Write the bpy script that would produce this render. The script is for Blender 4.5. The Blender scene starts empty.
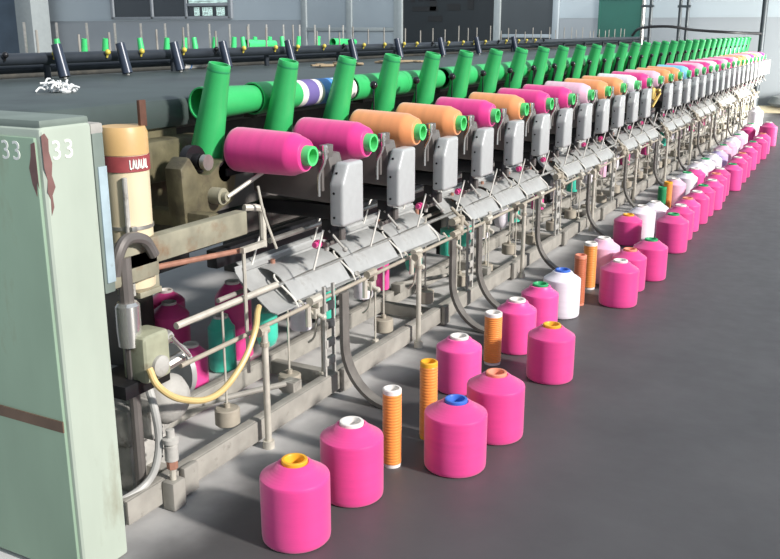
import bpy, bmesh, math, random
from mathutils import Vector, Matrix
random.seed(7)
S = bpy.context.scene
COL = S.collection
PI = math.pi
PITCH = .46                                   # distance between winding positions along the machine
NU = 32                                       # number of winding positions

# ------------------------------------------------------------------ materials
def nt(name):
    m = bpy.data.materials.new(name); m.use_nodes = True
    t = m.node_tree; b = t.nodes['Principled BSDF']
    return m, t, b

def mat(name, col, rough=.5, metal=0., var=.12, scale=9., bump=0., bscale=60., dirt=None, dscale=3., dlo=.55, dhi=.7, spec=.5, stretch=None):
    m, t, b = nt(name); N = t.nodes; L = t.links
    tc = N.new('ShaderNodeTexCoord')
    src = tc.outputs['Object']
    if stretch:
        mp = N.new('ShaderNodeMapping'); mp.inputs['Scale'].default_value = stretch
        L.new(src, mp.inputs['Vector']); src = mp.outputs['Vector']
    n = N.new('ShaderNodeTexNoise'); n.inputs['Scale'].default_value = scale; n.inputs['Detail'].default_value = 5
    L.new(src, n.inputs['Vector'])
    r = N.new('ShaderNodeMapRange'); r.inputs['From Min'].default_value = .25; r.inputs['From Max'].default_value = .75
    r.inputs['To Min'].default_value = 1 - var; r.inputs['To Max'].default_value = 1 + var
    L.new(n.outputs['Fac'], r.inputs['Value'])
    mx = N.new('ShaderNodeMix'); mx.data_type = 'RGBA'; mx.blend_type = 'MULTIPLY'; mx.inputs['Factor'].default_value = 1
    mx.inputs['A'].default_value = (*col, 1)
    L.new(r.outputs['Result'], mx.inputs['B'])
    out = mx.outputs['Result']
    if dirt:
        n2 = N.new('ShaderNodeTexNoise'); n2.inputs['Scale'].default_value = dscale; n2.inputs['Detail'].default_value = 8
        n2.inputs['Roughness'].default_value = .65
        L.new(src, n2.inputs['Vector'])
        r2 = N.new('ShaderNodeMapRange'); r2.inputs['From Min'].default_value = dlo; r2.inputs['From Max'].default_value = dhi
        L.new(n2.outputs['Fac'], r2.inputs['Value'])
        m2 = N.new('ShaderNodeMix'); m2.data_type = 'RGBA'; m2.inputs['B'].default_value = (*dirt, 1)
        L.new(r2.outputs['Result'], m2.inputs['Factor']); L.new(out, m2.inputs['A'])
        out = m2.outputs['Result']
    L.new(out, b.inputs['Base Color'])
    b.inputs['Roughness'].default_value = rough; b.inputs['Metallic'].default_value = metal
    b.inputs['Specular IOR Level'].default_value = spec
    if bump:
        n3 = N.new('ShaderNodeTexNoise'); n3.inputs['Scale'].default_value = bscale; L.new(src, n3.inputs['Vector'])
        bp = N.new('ShaderNodeBump'); bp.inputs['Strength'].default_value = bump; bp.inputs['Distance'].default_value = .01
        L.new(n3.outputs['Fac'], bp.inputs['Height']); L.new(bp.outputs['Normal'], b.inputs['Normal'])
    return m

def yarn(name, col, axis='Z', scale=55.):
    """wound thread: fine bands across the winding direction"""
    m, t, b = nt(name); N = t.nodes; L = t.links
    tc = N.new('ShaderNodeTexCoord')
    w = N.new('ShaderNodeTexWave'); w.wave_type = 'BANDS'; w.bands_direction = axis
    w.inputs['Scale'].default_value = scale; w.inputs['Distortion'].default_value = 1.2; w.inputs['Detail'].default_value = 2
    L.new(tc.outputs['Object'], w.inputs['Vector'])
    n = N.new('ShaderNodeTexNoise'); n.inputs['Scale'].default_value = 14; n.inputs['Detail'].default_value = 4
    mp = N.new('ShaderNodeMapping'); mp.inputs['Scale'].default_value = (.3, .3, 3) if axis == 'Z' else (3, .3, .3)
    L.new(tc.outputs['Object'], mp.inputs['Vector']); L.new(mp.outputs['Vector'], n.inputs['Vector'])
    r = N.new('ShaderNodeMapRange'); r.inputs['To Min'].default_value = .86; r.inputs['To Max'].default_value = 1.12
    L.new(n.outputs['Fac'], r.inputs['Value'])
    mx = N.new('ShaderNodeMix'); mx.data_type = 'RGBA'; mx.blend_type = 'MULTIPLY'; mx.inputs['Factor'].default_value = 1
    mx.inputs['A'].default_value = (*col, 1); L.new(r.outputs['Result'], mx.inputs['B'])
    L.new(mx.outputs['Result'], b.inputs['Base Color'])
    bp = N.new('ShaderNodeBump'); bp.inputs['Strength'].default_value = .06; bp.inputs['Distance'].default_value = .004
    L.new(w.outputs['Fac'], bp.inputs['Height']); L.new(bp.outputs['Normal'], b.inputs['Normal'])
    b.inputs['Roughness'].default_value = .42
    b.inputs['Sheen Weight'].default_value = .45; b.inputs['Sheen Roughness'].default_value = .45
    return m

M = {}
M['pink'] = yarn('pink_yarn', (.76, .055, .275))
M['pinkx'] = yarn('pink_yarn_sideways', (.78, .038, .27), 'X')
M['rose'] = yarn('light_pink_yarn', (.86, .075, .34))
M['palepink'] = yarn('pale_pink_yarn', (.86, .50, .66))
M['palepinkx'] = yarn('pale_pink_yarn_sideways', (.86, .52, .66), 'X')
M['white'] = yarn('white_yarn', (.86, .82, .88))
M['whitex'] = yarn('white_yarn_sideways', (.84, .78, .84), 'X')
M['orange'] = yarn('orange_yarn', (.87, .30, .055))
M['orangex'] = yarn('orange_yarn_sideways', (.88, .34, .13), 'X')
M['brownorange'] = yarn('brown_orange_yarn', (.50, .13, .05))
M['bluex'] = yarn('light_blue_yarn_sideways', (.22, .60, .86), 'X')
M['teal'] = yarn('teal_yarn', (.06, .62, .44))
M['lilac'] = yarn('lilac_yarn', (.62, .50, .80))
M['green'] = mat('green_plastic', (.042, .46, .135), .38, var=.10, scale=12, dirt=(.02, .22, .06), dscale=9, dlo=.62, dhi=.8)
M['greenlight'] = mat('pale_green_plastic', (.10, .66, .20), .35, var=.05)
M['dkgreen'] = mat('faded_green_plastic', (.02, .28, .10), .5, var=.1)
M['yellow'] = mat('yellow_plastic', (.85, .42, .03), .4, var=.05)
M['cardwhite'] = mat('white_card', (.80, .76, .72), .6, var=.06)
M['blue'] = mat('blue_plastic', (.05, .16, .62), .4, var=.05)
M['salmon'] = mat('salmon_card', (.80, .28, .18), .6, var=.06)
M['coregreen'] = mat('green_core_plastic', (.03, .38, .14), .4, var=.05)
M['purple'] = mat('purple_card', (.16, .12, .34), .5, var=.05)
M['skyblue'] = mat('sky_blue_card', (.08, .30, .72), .5, var=.05)
M['grey'] = mat('grey_hammered_paint', (.44, .455, .455), .32, var=.05, scale=30, bump=.05, bscale=90)
M['tray'] = mat('galvanised_tray', (.46, .47, .46), .42, .25, var=.14, scale=14, dirt=(.28, .26, .23), dscale=8, dlo=.6, dhi=.8)
M['steel'] = mat('worn_steel', (.50, .48, .44), .33, .75, var=.2, scale=25)
M['chrome'] = mat('bright_steel', (.74, .73, .70), .2, .85, var=.06)
M['whitewire'] = mat('pale_ceramic_wire', (.80, .78, .72), .35, var=.05)
M['rod'] = mat('dull_cream_rod', (.60, .57, .49), .42, .25, var=.18, scale=20)
M['rail'] = mat('dusty_grey_rail', (.33, .315, .28), .7, .1, var=.2, scale=12, dirt=(.16, .15, .13), dscale=10, dlo=.6, dhi=.75)
M['dusty'] = mat('dusty_casting', (.42, .41, .38), .75, var=.22, scale=14, bump=.2, bscale=50, dirt=(.13, .12, .10), dscale=11, dlo=.56, dhi=.7)
M['footiron'] = mat('dark_dusty_iron', (.155, .145, .13), .6, .2, var=.3, scale=14)
M['weight'] = mat('beige_iron_weight', (.40, .36, .29), .6, .1, var=.15, scale=20)
M['olive'] = mat('oily_olive_casting', (.135, .12, .07), .5, .1, var=.3, scale=14, bump=.2, bscale=40, dirt=(.07, .06, .04), dscale=9, dlo=.5, dhi=.7)
M['olivelight'] = mat('dusty_olive_beam', (.30, .285, .21), .6, .1, var=.25, scale=14, dirt=(.22, .12, .06), dscale=8, dlo=.55, dhi=.75)
M['sage'] = mat('sage_gearbox_paint', (.34, .35, .25), .5, var=.2, scale=18, dirt=(.16, .13, .09), dscale=12, dlo=.56, dhi=.72)
M['casing'] = mat('dark_machine_casing', (.050, .050, .044), .55, .1, var=.35, scale=7, dirt=(.10, .09, .07), dscale=6)
M['plate'] = mat('brown_grey_plate', (.17, .155, .145), .42, .3, var=.15, scale=12)
M['black'] = mat('black_oily_steel', (.018, .018, .020), .35, .3, var=.3)
M['deck'] = mat('green_grey_deck', (.058, .078, .074), .42, .1, var=.18, scale=4, dirt=(.030, .038, .037), dscale=2.2, dlo=.5, dhi=.75)
M['pipe'] = mat('dark_slate_pipe', (.030, .037, .047), .4, .2, var=.2)
M['darktube'] = mat('slate_blue_tube', (.035, .048, .075), .32, .1, var=.15)
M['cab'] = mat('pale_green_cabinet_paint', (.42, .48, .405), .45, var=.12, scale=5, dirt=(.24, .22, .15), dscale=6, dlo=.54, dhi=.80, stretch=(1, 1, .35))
M['cabshade'] = mat('shaded_green_cabinet_paint', (.25, .36, .265), .45, var=.12, scale=5, dirt=(.20, .20, .13), dscale=5, dlo=.58, dhi=.78, stretch=(1, 1, .35))  # cabinet green darkened, putting the unlit end's shade into the colour
M['cabtop'] = mat('grey_green_cabinet_top', (.17, .21, .185), .5, var=.15)
M['maroon'] = mat('maroon_wear', (.19, .10, .09), .6, var=.3, scale=18)
M['stripe'] = mat('brown_stripe', (.14, .085, .055), .6, var=.25)
M['letter'] = mat('stencil_white', (.86, .87, .82), .6, var=.15, scale=40)
M['bluegrey'] = mat('pale_blue_paint', (.36, .46, .50), .5, var=.25, scale=12, dirt=(.14, .14, .11), dscale=8)
M['cream'] = mat('aged_cream_plastic', (.70, .60, .41), .45, var=.12, scale=8, dirt=(.45, .33, .18), dscale=5, dlo=.6, dhi=.85, stretch=(1, 1, .4))
M['creamcap'] = mat('ochre_cap', (.62, .40, .17), .45, var=.15)
M['band'] = mat('maroon_label', (.30, .055, .06), .55, var=.2, scale=30)
M['rust'] = mat('rusty_iron', (.125, .055, .035), .7, .1, var=.3, scale=20)
M['copper'] = mat('rusty_pink_rod', (.40, .20, .14), .5, .2, var=.25, scale=20)
M['brass'] = mat('brass', (.55, .40, .13), .35, .7, var=.15)
M['yellowhose'] = mat('amber_hose', (.62, .46, .20), .35, var=.1)
M['greyhose'] = mat('grey_hose', (.42, .42, .40), .45, var=.15)
M['yknob'] = mat('yellow_knob', (.62, .50, .08), .35, var=.05)
M['blackknob'] = mat('black_knob', (.012, .012, .014), .15, var=.05)
M['wallup'] = mat('pale_blue_grey_wall', (.345, .395, .425), .8, var=.05, scale=.8)
M['walldn'] = mat('slate_wainscot_paint', (.27, .295, .315), .75, var=.06, scale=.8)
M['winframe'] = mat('grey_window_frame', (.20, .22, .24), .6, var=.1)
M['door'] = mat('dark_teal_door', (.007, .011, .014), .5, var=.2, scale=2)
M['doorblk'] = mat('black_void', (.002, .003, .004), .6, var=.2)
M['panel'] = mat('slate_grey_panel', (.038, .047, .053), .6, var=.12, scale=1.5)
M['lightpanel'] = mat('grey_partition', (.27, .31, .335), .6, var=.06, scale=1.5)
M['column'] = mat('grey_plaster_column', (.24, .27, .275), .8, var=.06)
M['bluedrape'] = mat('dark_blue_sheet', (.055, .085, .12), .7, var=.2, scale=2)
M['skylight'] = mat('pale_sky_card', (.22, .52, .80), .5, var=.05)
M['board'] = mat('deep_green_board', (.012, .095, .072), .6, var=.1, scale=2)
M['post'] = mat('dark_grey_post', (.045, .055, .062), .45, .2, var=.1)
M['wood'] = mat('bleached_wood', (.66, .58, .40), .7, var=.12, scale=6)
M['sack'] = mat('grey_sack_cloth', (.28, .30, .29), .9, var=.12, scale=9, bump=.3)
M['lint'] = mat('white_lint', (.74, .76, .76), .9, var=.1)
M['tan'] = mat('tan_scrap', (.38, .29, .18), .8, var=.2)
m, t, b = nt('window_glass'); b.inputs['Base Color'].default_value = (.035, .045, .055, 1); b.inputs['Roughness'].default_value = .12; M['glass'] = m
nz = t.nodes.new('ShaderNodeTexNoise'); nz.inputs['Scale'].default_value = 3; rr = t.nodes.new('ShaderNodeMapRange')
rr.inputs['To Min'].default_value = .08; rr.inputs['To Max'].default_value = .22
t.links.new(nz.outputs['Fac'], rr.inputs['Value']); t.links.new(rr.outputs['Result'], b.inputs['Roughness'])
m, t, b = nt('daylit_pane'); b.inputs['Base Color'].default_value = (.3, .38, .36, 1)
nz = t.nodes.new('ShaderNodeTexNoise'); nz.inputs['Scale'].default_value = 5
rr = t.nodes.new('ShaderNodeMapRange'); rr.inputs['From Min'].default_value = .4; rr.inputs['From Max'].default_value = .6
rr.inputs['To Min'].default_value = .12; rr.inputs['To Max'].default_value = .75
t.links.new(nz.outputs['Fac'], rr.inputs['Value']); t.links.new(rr.outputs['Result'], b.inputs['Emission Strength'])
b.inputs['Emission Color'].default_value = (.62, .86, .80, 1); M['daylit'] = m

# floor: dark aisle blending to pale grey under the machines
m, t, b = nt('concrete_floor'); N = t.nodes; L = t.links
geo = N.new('ShaderNodeNewGeometry'); sp = N.new('ShaderNodeSeparateXYZ'); L.new(geo.outputs['Position'], sp.inputs['Vector'])
n1 = N.new('ShaderNodeTexNoise'); n1.inputs['Scale'].default_value = 2.2; n1.inputs['Detail'].default_value = 7
n2 = N.new('ShaderNodeTexNoise'); n2.inputs['Scale'].default_value = 11; n2.inputs['Detail'].default_value = 6
L.new(geo.outputs['Position'], n1.inputs['Vector']); L.new(geo.outputs['Position'], n2.inputs['Vector'])
ad = N.new('ShaderNodeMath'); ad.operation = 'MULTIPLY_ADD'; ad.inputs[1].default_value = .35; L.new(n1.outputs['Fac'], ad.inputs[0]); L.new(sp.outputs['X'], ad.inputs[2])
r = N.new('ShaderNodeMapRange'); r.interpolation_type = 'SMOOTHSTEP'
r.inputs['From Min'].default_value = -1.47; r.inputs['From Max'].default_value = -1.80; r.inputs['To Min'].default_value = 0; r.inputs['To Max'].default_value = 1
L.new(ad.outputs[0], r.inputs['Value'])
def ramp(node, a, bb):
    q = N.new('ShaderNodeMix'); q.data_type = 'RGBA'; q.inputs['A'].default_value = (*a, 1); q.inputs['B'].default_value = (*bb, 1)
    L.new(node.outputs['Fac'], q.inputs['Factor']); return q.outputs['Result']
dk = ramp(n1, (.056, .054, .056), (.100, .097, .098)); lt = ramp(n2, (.46, .455, .445), (.64, .635, .62))
q = N.new('ShaderNodeMix'); q.data_type = 'RGBA'; L.new(r.outputs['Result'], q.inputs['Factor']); L.new(dk, q.inputs['A']); L.new(lt, q.inputs['B'])
L.new(q.outputs['Result'], b.inputs['Base Color'])
rr = N.new('ShaderNodeMapRange'); rr.inputs['To Min'].default_value = .42; rr.inputs['To Max'].default_value = .62
L.new(n2.outputs['Fac'], rr.inputs['Value']); L.new(rr.outputs['Result'], b.inputs['Roughness'])
bp = N.new('ShaderNodeBump'); bp.inputs['Strength'].default_value = .12; bp.inputs['Distance'].default_value = .01; L.new(n2.outputs['Fac'], bp.inputs['Height']); L.new(bp.outputs['Normal'], b.inputs['Normal'])
M['floor'] = m

# ------------------------------------------------------------------ mesh building
class B:
    def __init__(s): s.bm = bmesh.new()
    def _merge(s, b2):
        tmp = bpy.data.meshes.new('t'); b2.to_mesh(tmp); b2.free(); s.bm.from_mesh(tmp); bpy.data.meshes.remove(tmp)
    def box(s, c, size, bevel=0, rot=None, seg=2):
        b = bmesh.new(); bmesh.ops.create_cube(b, size=1)
        bmesh.ops.scale(b, vec=size, verts=b.verts)
        if bevel: bmesh.ops.bevel(b, geom=b.edges[:], offset=bevel, segments=seg, profile=.6, affect='EDGES')
        if rot: bmesh.ops.rotate(b, cent=(0, 0, 0), matrix=rot, verts=b.verts)
        bmesh.ops.translate(b, vec=c, verts=b.verts); s._merge(b); return s
    def prism(s, poly, axis, a0, a1, bevel=0, seg=2):
        """poly in the two other axes (cyclic order x,y,z without axis)"""
        b = bmesh.new()
        def P(u, v, a): return {'x': (a, u, v), 'y': (u, a, v), 'z': (u, v, a)}[axis]
        v0 = [b.verts.new(P(u, v, a0)) for u, v in poly]; v1 = [b.verts.new(P(u, v, a1)) for u, v in poly]
        b.faces.new(v0); b.faces.new(v1); n = len(poly)
        for i in range(n): b.faces.new((v0[i], v0[(i+1) % n], v1[(i+1) % n], v1[i]))
        bmesh.ops.recalc_face_normals(b, faces=b.faces)
        if bevel: bmesh.ops.bevel(b, geom=b.edges[:], offset=bevel, segments=seg, profile=.6, affect='EDGES')
        s._merge(b); return s
    def lathe(s, prof, seg=28, o=(0, 0, 0), axis=(0, 0, 1)):
        """prof: [(radius, height)] from one end to the other; radius 0 closes"""
        o = Vector(o); a = Vector(axis).normalized()
        u = a.orthogonal().normalized(); w = a.cross(u)
        bm = s.bm; rings = []
        for r, h in prof:
            if r < 1e-6: rings.append([bm.verts.new(o + a*h)])
            else: rings.append([bm.verts.new(o + a*h + (u*math.cos(2*PI*k/seg) + w*math.sin(2*PI*k/seg))*r) for k in range(seg)])
        for A, C in zip(rings, rings[1:]):
            for k in range(seg):
                k2 = (k+1) % seg
                vs = [A[k % len(A)], A[k2 % len(A)], C[k2 % len(C)], C[k % len(C)]]
                q = []
                for v in vs:
                    if v not in q: q.append(v)
                if len(q) >= 3: bm.faces.new(q)
        return s
    def cyl(s, p0, p1, r0, r1=None, seg=10):
        p0, p1 = Vector(p0), Vector(p1); h = (p1-p0).length; r1 = r0 if r1 is None else r1
        return s.lathe([(0, 0), (r0, 0), (r1, h), (0, h)], seg, p0, p1-p0)
    def pipe(s, p0, p1, ro0, ro1, th=.004, seg=24):
        p0, p1 = Vector(p0), Vector(p1); h = (p1-p0).length
        return s.lathe([(ro0-th, h*.02), (ro0-th, 0), (ro0, 0), (ro0, .001), (ro1, h-.001), (ro1, h), (ro1-th, h), (ro0-th, h*.02)], seg, p0, p1-p0)
    def tube(s, pts, r, seg=8, sub=6):
        pts = [Vector(p) for p in pts]
        if sub > 1 and len(pts) > 2:
            P = [pts[0]*2-pts[1]] + pts + [pts[-1]*2-pts[-2]]; out = []
            for i in range(1, len(P)-2):
                for k in range(sub):
                    f = k/sub; a, b2, c, d = P[i-1], P[i], P[i+1], P[i+2]
                    out.append(.5*((2*b2) + (c-a)*f + (2*a-5*b2+4*c-d)*f*f + (3*b2-a-3*c+d)*f**3))
            pts = out + [pts[-1]]
        bm = s.bm; rings = []; t0 = (pts[1]-pts[0]).normalized(); u = t0.orthogonal().normalized()
        for i, p in enumerate(pts):
            t = (pts[min(i+1, len(pts)-1)] - pts[max(i-1, 0)]).normalized()
            u = (u - t*u.dot(t)).normalized(); w = t.cross(u)
            rings.append([bm.verts.new(p + (u*math.cos(2*PI*k/seg) + w*math.sin(2*PI*k/seg))*r) for k in range(seg)])
        for A, C in zip(rings, rings[1:]):
            for k in range(seg): bm.faces.new((A[k], A[(k+1) % seg], C[(k+1) % seg], C[k]))
        bm.faces.new(rings[0][::-1]); bm.faces.new(rings[-1]); return s
    def strip(s, pts, w, th, axis='y'):
        """flat bar following pts (in the x-z plane), width w along y, thickness th"""
        pts = [Vector(p) for p in pts]; bm = s.bm; R = []
        for i, p in enumerate(pts):
            t = (pts[min(i+1, len(pts)-1)] - pts[max(i-1, 0)]).normalized(); n = Vector((0, 1, 0)).cross(t).normalized(); y = Vector((0, w/2, 0))
            R.append([bm.verts.new(p+n*th/2+y), bm.verts.new(p+n*th/2-y), bm.verts.new(p-n*th/2-y), bm.verts.new(p-n*th/2+y)])
        for A, C in zip(R, R[1:]):
            for k in range(4): bm.faces.new((A[k], A[(k+1) % 4], C[(k+1) % 4], C[k]))
        bm.faces.new(R[0][::-1]); bm.faces.new(R[-1]); return s
    def ball(s, c, r, seg=12):
        prof = [(math.sin(PI*i/8)*r, -math.cos(PI*i/8)*r) for i in range(9)]; prof[0] = (0, -r); prof[-1] = (0, r)
        return s.lathe(prof, seg, c)
    def sheet(s, prof, y0, y1, th=.003):
        """bent sheet metal: profile in x-z, from y0 to y1, with thickness"""
        P = [Vector((x, 0, z)) for x, z in prof]; off = []
        for i, p in enumerate(P):
            t = (P[min(i+1, len(P)-1)] - P[max(i-1, 0)]).normalized(); off.append(p + Vector((t.z, 0, -t.x))*th)
        poly = [(p.x, p.z) for p in P] + [(p.x, p.z) for p in off[::-1]]
        return s.prism(poly, 'y', y0, y1)
    def mesh(s, name, m, angle=35):
        bmesh.ops.remove_doubles(s.bm, verts=s.bm.verts, dist=1e-6)
        bmesh.ops.recalc_face_normals(s.bm, faces=s.bm.faces)
        me = bpy.data.meshes.new(name); s.bm.to_mesh(me); s.bm.free()
        me.materials.append(m if not isinstance(m, str) else M[m])
        me.polygons.foreach_set('use_smooth', [True]*len(me.polygons)); me.set_sharp_from_angle(angle=math.radians(angle))
        return me

def ob(name, me, parent=None, loc=(0, 0, 0), rot=None, label=None, kind=None):
    o = bpy.data.objects.new(name, me); COL.objects.link(o); o.location = loc
    if rot: o.rotation_euler = rot
    if parent: o.parent = parent
    if label: o['label'] = label
    if kind: o['kind'] = kind
    return o
def thing(name, label, cat, loc=(0, 0, 0), rot=None, group=None, me=None):
    o = ob(name, me, None, loc, rot); o['label'] = label; o['category'] = cat
    if group: o['group'] = group
    if me is None: o.empty_display_size = .05
    return o
def struct(name, me, parent=None, loc=(0, 0, 0)):
    return ob(name, me, parent, loc, kind='structure' if parent is None else None)
ONES = 'first second third fourth fifth sixth seventh eighth ninth tenth eleventh twelfth thirteenth fourteenth fifteenth sixteenth seventeenth eighteenth nineteenth'.split()
TENS = {2: ('twentieth', 'twenty'), 3: ('thirtieth', 'thirty'), 4: ('fortieth', 'forty'), 5: ('fiftieth', 'fifty')}
def nth(k):
    if k < 20: return ONES[k-1]
    return TENS[k//10][0] if k % 10 == 0 else TENS[k//10][1] + '-' + ONES[k % 10 - 1]

# ------------------------------------------------------------------ setting
struct('floor', B().box((-10, 9, -.05), (32, 24, .1)).mesh('floor', 'floor'))
WY = 18.8
w = struct('wall_back', B().box((-10, WY+.1, 1.75/2), (32, .2, 1.75)).mesh('wall_back', 'walldn'))
struct('wall_back_upper', B().box((-10, WY+.1, (1.75+4.6)/2), (32, .2, 2.85)).mesh('wall_back_upper', 'wallup'))
struct('trim_1', B().box((-10, WY-.005, 1.75), (32, .012, .03)).mesh('trim_1', 'wallup'))
struct('wall_left', B().box((-26.1, 9, 2.3), (.2, 24, 4.6)).mesh('wall_left', 'walldn'))
struct('column_1', B().box((-20.95, 18.2, 2.3), (.62, .62, 4.6), .01).mesh('column_1', 'column'))
o = struct('trim_2', B().box((-23.6, 18.62, 2.0), (4.6, .06, 3.2)).mesh('trim_2', 'bluedrape'))
# window with dark panes, its last bay showing daylight
wn = struct('window_1', None)
fx0, fx1 = -18.5, -14.55
f = B()
for x in (fx0, -17.1, -15.95, fx1): f.box((x, WY-.04, 2.75), (.10 if x in (fx0, fx1) else .06, .1, 1.95), .005)
for z in (1.8, 3.7): f.box(((fx0+fx1)/2, WY-.04, z), (fx1-fx0, .1, .07), .005)
f.box((-15.25, WY-.04, 2.12), (1.35, .09, .07), .005)
ob('window_frame', f.mesh('frame', 'winframe'), wn)
for a, c, mm in ((fx0, -17.1, 'glass'), (-17.1, -15.95, 'glass'), (-15.95, fx1, 'glass')):
    ob('pane', B().box(((a+c)/2, WY-.02, 2.75), (c-a, .02, 1.85)).mesh('pane', mm), wn)
ob('lit_pane', B().box((-15.24, WY-.045, 2.23), (1.25, .02, .17)).mesh('lit_pane', 'daylit'), wn, label='pale daylit upper pane')
for x, wd in ((-15.62, .17), (-15.28, .32), (-14.86, .26)):
    ob('lit_pane', B().box((x, WY-.045, 1.95), (wd, .02, .21), .008).mesh('lit_pane', 'daylit'), wn, label='pale shape behind the dark glass')
# grey sliding partition, dark doorway, slate panel
p = struct('door_1', None)
f = B()
for x in (-12.35, -11.1, -9.85): f.box((x, WY-.05, 1.95), (.14, .1, 2.9), .005)
f.box((-11.1, WY-.05, .55), (2.6, .1, .1), .005); f.box((-11.1, WY-.05, 1.52), (2.4, .08, .08), .005)
ob('door_frame', f.mesh('door_frame', 'column'), p)
for x in (-11.73, -10.47): ob('door_panel', B().box((x, WY-.02, 1.95), (1.15, .04, 2.75)).mesh('door_panel', 'lightpanel'), p)
p = struct('door_2', None)
ob('door_leaf', B().box((-8.6, WY-.03, 1.6), (2.25, .06, 3.2)).mesh('door_leaf', 'door'), p)
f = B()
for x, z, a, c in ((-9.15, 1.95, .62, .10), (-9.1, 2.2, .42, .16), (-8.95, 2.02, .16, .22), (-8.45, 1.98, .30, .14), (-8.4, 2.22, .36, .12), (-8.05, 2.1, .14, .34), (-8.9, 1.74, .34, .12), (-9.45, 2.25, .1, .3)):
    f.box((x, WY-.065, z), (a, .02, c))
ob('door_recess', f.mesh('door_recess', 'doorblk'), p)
ob('door_frame', B().box((-9.76, WY-.06, 1.6), (.12, .14, 3.2), .005).box((-7.42, WY-.06, 1.6), (.14, .14, 3.2), .005).mesh('door_frame', 'column'), p)
p = struct('door_3', None)
ob('door_leaf', B().box((-6.78, WY-.03, 1.6), (1.15, .06, 3.2)).mesh('door_leaf', 'panel'), p)
ob('door_frame', B().box((-6.14, WY-.05, 1.6), (.12, .1, 3.2), .005).box((-6.75, WY-.07, 1.38), (1.1, .05, .07), .005).mesh('door_frame', 'lightpanel'), p)
b0 = thing('notice_board', 'deep green board hung on the grey end wall beside the slate panel', 'board', (-4.8, WY-.03, 1.38))
ob('board_face', B().box((0, 0, .36), (.84, .03, .72)).mesh('board_face', 'board'), b0)
f = B()
for z in (0, .72): f.box((0, -.005, z), (.9, .05, .035))
for x in (-.43, .43): f.box((x, -.005, .36), (.035, .05, .75))
ob('board_frame', f.mesh('board_frame', 'board'), b0)
struct('column_2', B().cyl((-1.97, 17.55, 0), (-1.97, 17.55, 4.6), .05, seg=16).box((-1.97, 17.55, .01), (.22, .22, .02)).mesh('column_2', 'post'))
for x, y, n, lb in ((-3.85, 16.6, 2, 'pair of thin grey conduit pipes rising beside the green board'), (-3.3, 17., 2, 'pair of dark conduit pipes rising between the green board and the steel post')):
    pp = thing('conduit_pipe', lb, 'pipe', (x, y, 0))
    for k in range(n): ob('pipe', B().cyl((k*.13, 0, 0), (k*.13, 0, 4.5), .03, seg=10).mesh('pipe', 'steel' if x < -3.5 and k == 0 else 'post'), pp)
    ob('clamp', B().box((.065, 0, 1.9), (.22, .08, .04)).mesh('clamp', 'post'), pp); ob('base_plate', B().box((.065, 0, .02), (.3, .14, .04)).mesh('base_plate', 'post'), pp)
thing('cable_duct', 'black hose looping between the conduit pipes above the far green cones', 'hose',
      me=B().tube([(-4.0, 16.5, 1.40), (-3.85, 16.5, 1.53), (-3.4, 16.6, 1.56), (-3.0, 16.8, 1.5), (-2.4, 17.0, 1.46), (-1.97, 17.4, 1.44)], .024).mesh('cable_duct', 'black'))
thing('wooden_beam', 'bleached wooden beam lying along the foot of the end wall', 'beam', (0, 0, 0), me=B().box((-.9, 18.55, .06), (3.0, .22, .12), .01).mesh('wooden_beam', 'wood'))
f = B()
f.lathe([(0, .0), (.30, .0), (.38, .07), (.34, .2), (.2, .27), (.07, .28), (0, .285)], 20)
for v in f.bm.verts: v.co.x *= 1.6; v.co.z *= 1 + .15*math.sin(5*v.co.x+2*v.co.y)
thing('cloth_sack', 'slumped grey cloth sack lying on the wooden beam by the end wall', 'sack', (-1.25, 18.45, .12), me=f.mesh('cloth_sack', 'sack'))

# ------------------------------------------------------------------ end cabinet marked 33
cab = thing('end_cabinet', 'tall pale green steel cabinet stencilled 33 at the near end of the winding machine', 'cabinet', (-1.8, 1.55, 0))
ob('cabinet_body', B().box((-.6, .084, .635), (1.2, .168, 1.27), .014, seg=3).mesh('body', 'cab'), cab)
ob('end_panel', B().box((-.6, -.003, .63), (1.168, .012, 1.23), .004).mesh('end', 'cabshade'), cab, label='end panel in shaded cabinet green')
ob('cabinet_top', B().box((-.6, .084, 1.276), (1.19, .160, .022), .008).mesh('top', 'cabtop'), cab)
ob('stripe', B().box((-.6, -.0105, .475), (1.17, .004, .032)).mesh('stripe', 'stripe'), cab)
f = B()      # bare patch of worn paint running down the corner
f.prism([(.001, 1.25), (.012, 1.255), (.022, 1.24), (.020, 1.21), (.027, 1.18), (.022, 1.15), (.030, 1.12), (.018, 1.10), (.020, 1.07), (.010, 1.05), (.012, 1.09), (.004, 1.11), (.008, 1.14), (.001, 1.17)], 'x', -.0005, .0008)
f.prism([(-.012, 1.235), (-.026, 1.23), (-.030, 1.2), (-.040, 1.17), (-.034, 1.13), (-.022, 1.10), (-.018, 1.14), (-.012, 1.12)], 'y', -.0104, -.0094)
ob('worn_patch', f.mesh('worn', 'maroon'), cab)
def text(s, size, parent, loc, rot, mm, name='lettering', ext=.0006, sx=1):
    c = bpy.data.curves.new(name, 'FONT'); c.body = s; c.size = size; c.extrude = ext; c.align_x = 'CENTER'; c.align_y = 'CENTER'; c.space_character = 1.15
    c.materials.append(M[mm]); tmp = bpy.data.objects.new(name, c); COL.objects.link(tmp)
    bpy.context.view_layer.update(); me = bpy.data.meshes.new_from_object(tmp.evaluated_get(bpy.context.evaluated_depsgraph_get())); bpy.data.objects.remove(tmp)
    o = bpy.data.objects.new(name, me); COL.objects.link(o); o.parent = parent; o.location = loc; o.rotation_euler = rot; o.scale = (sx, 1, 1)
    return o
text('33', .068, cab, (.001, .064, 1.208), (PI/2, 0, PI/2), 'letter')
text('33', .068, cab, (-.100, -.0095, 1.208), (PI/2, 0, 0), 'letter')
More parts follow.
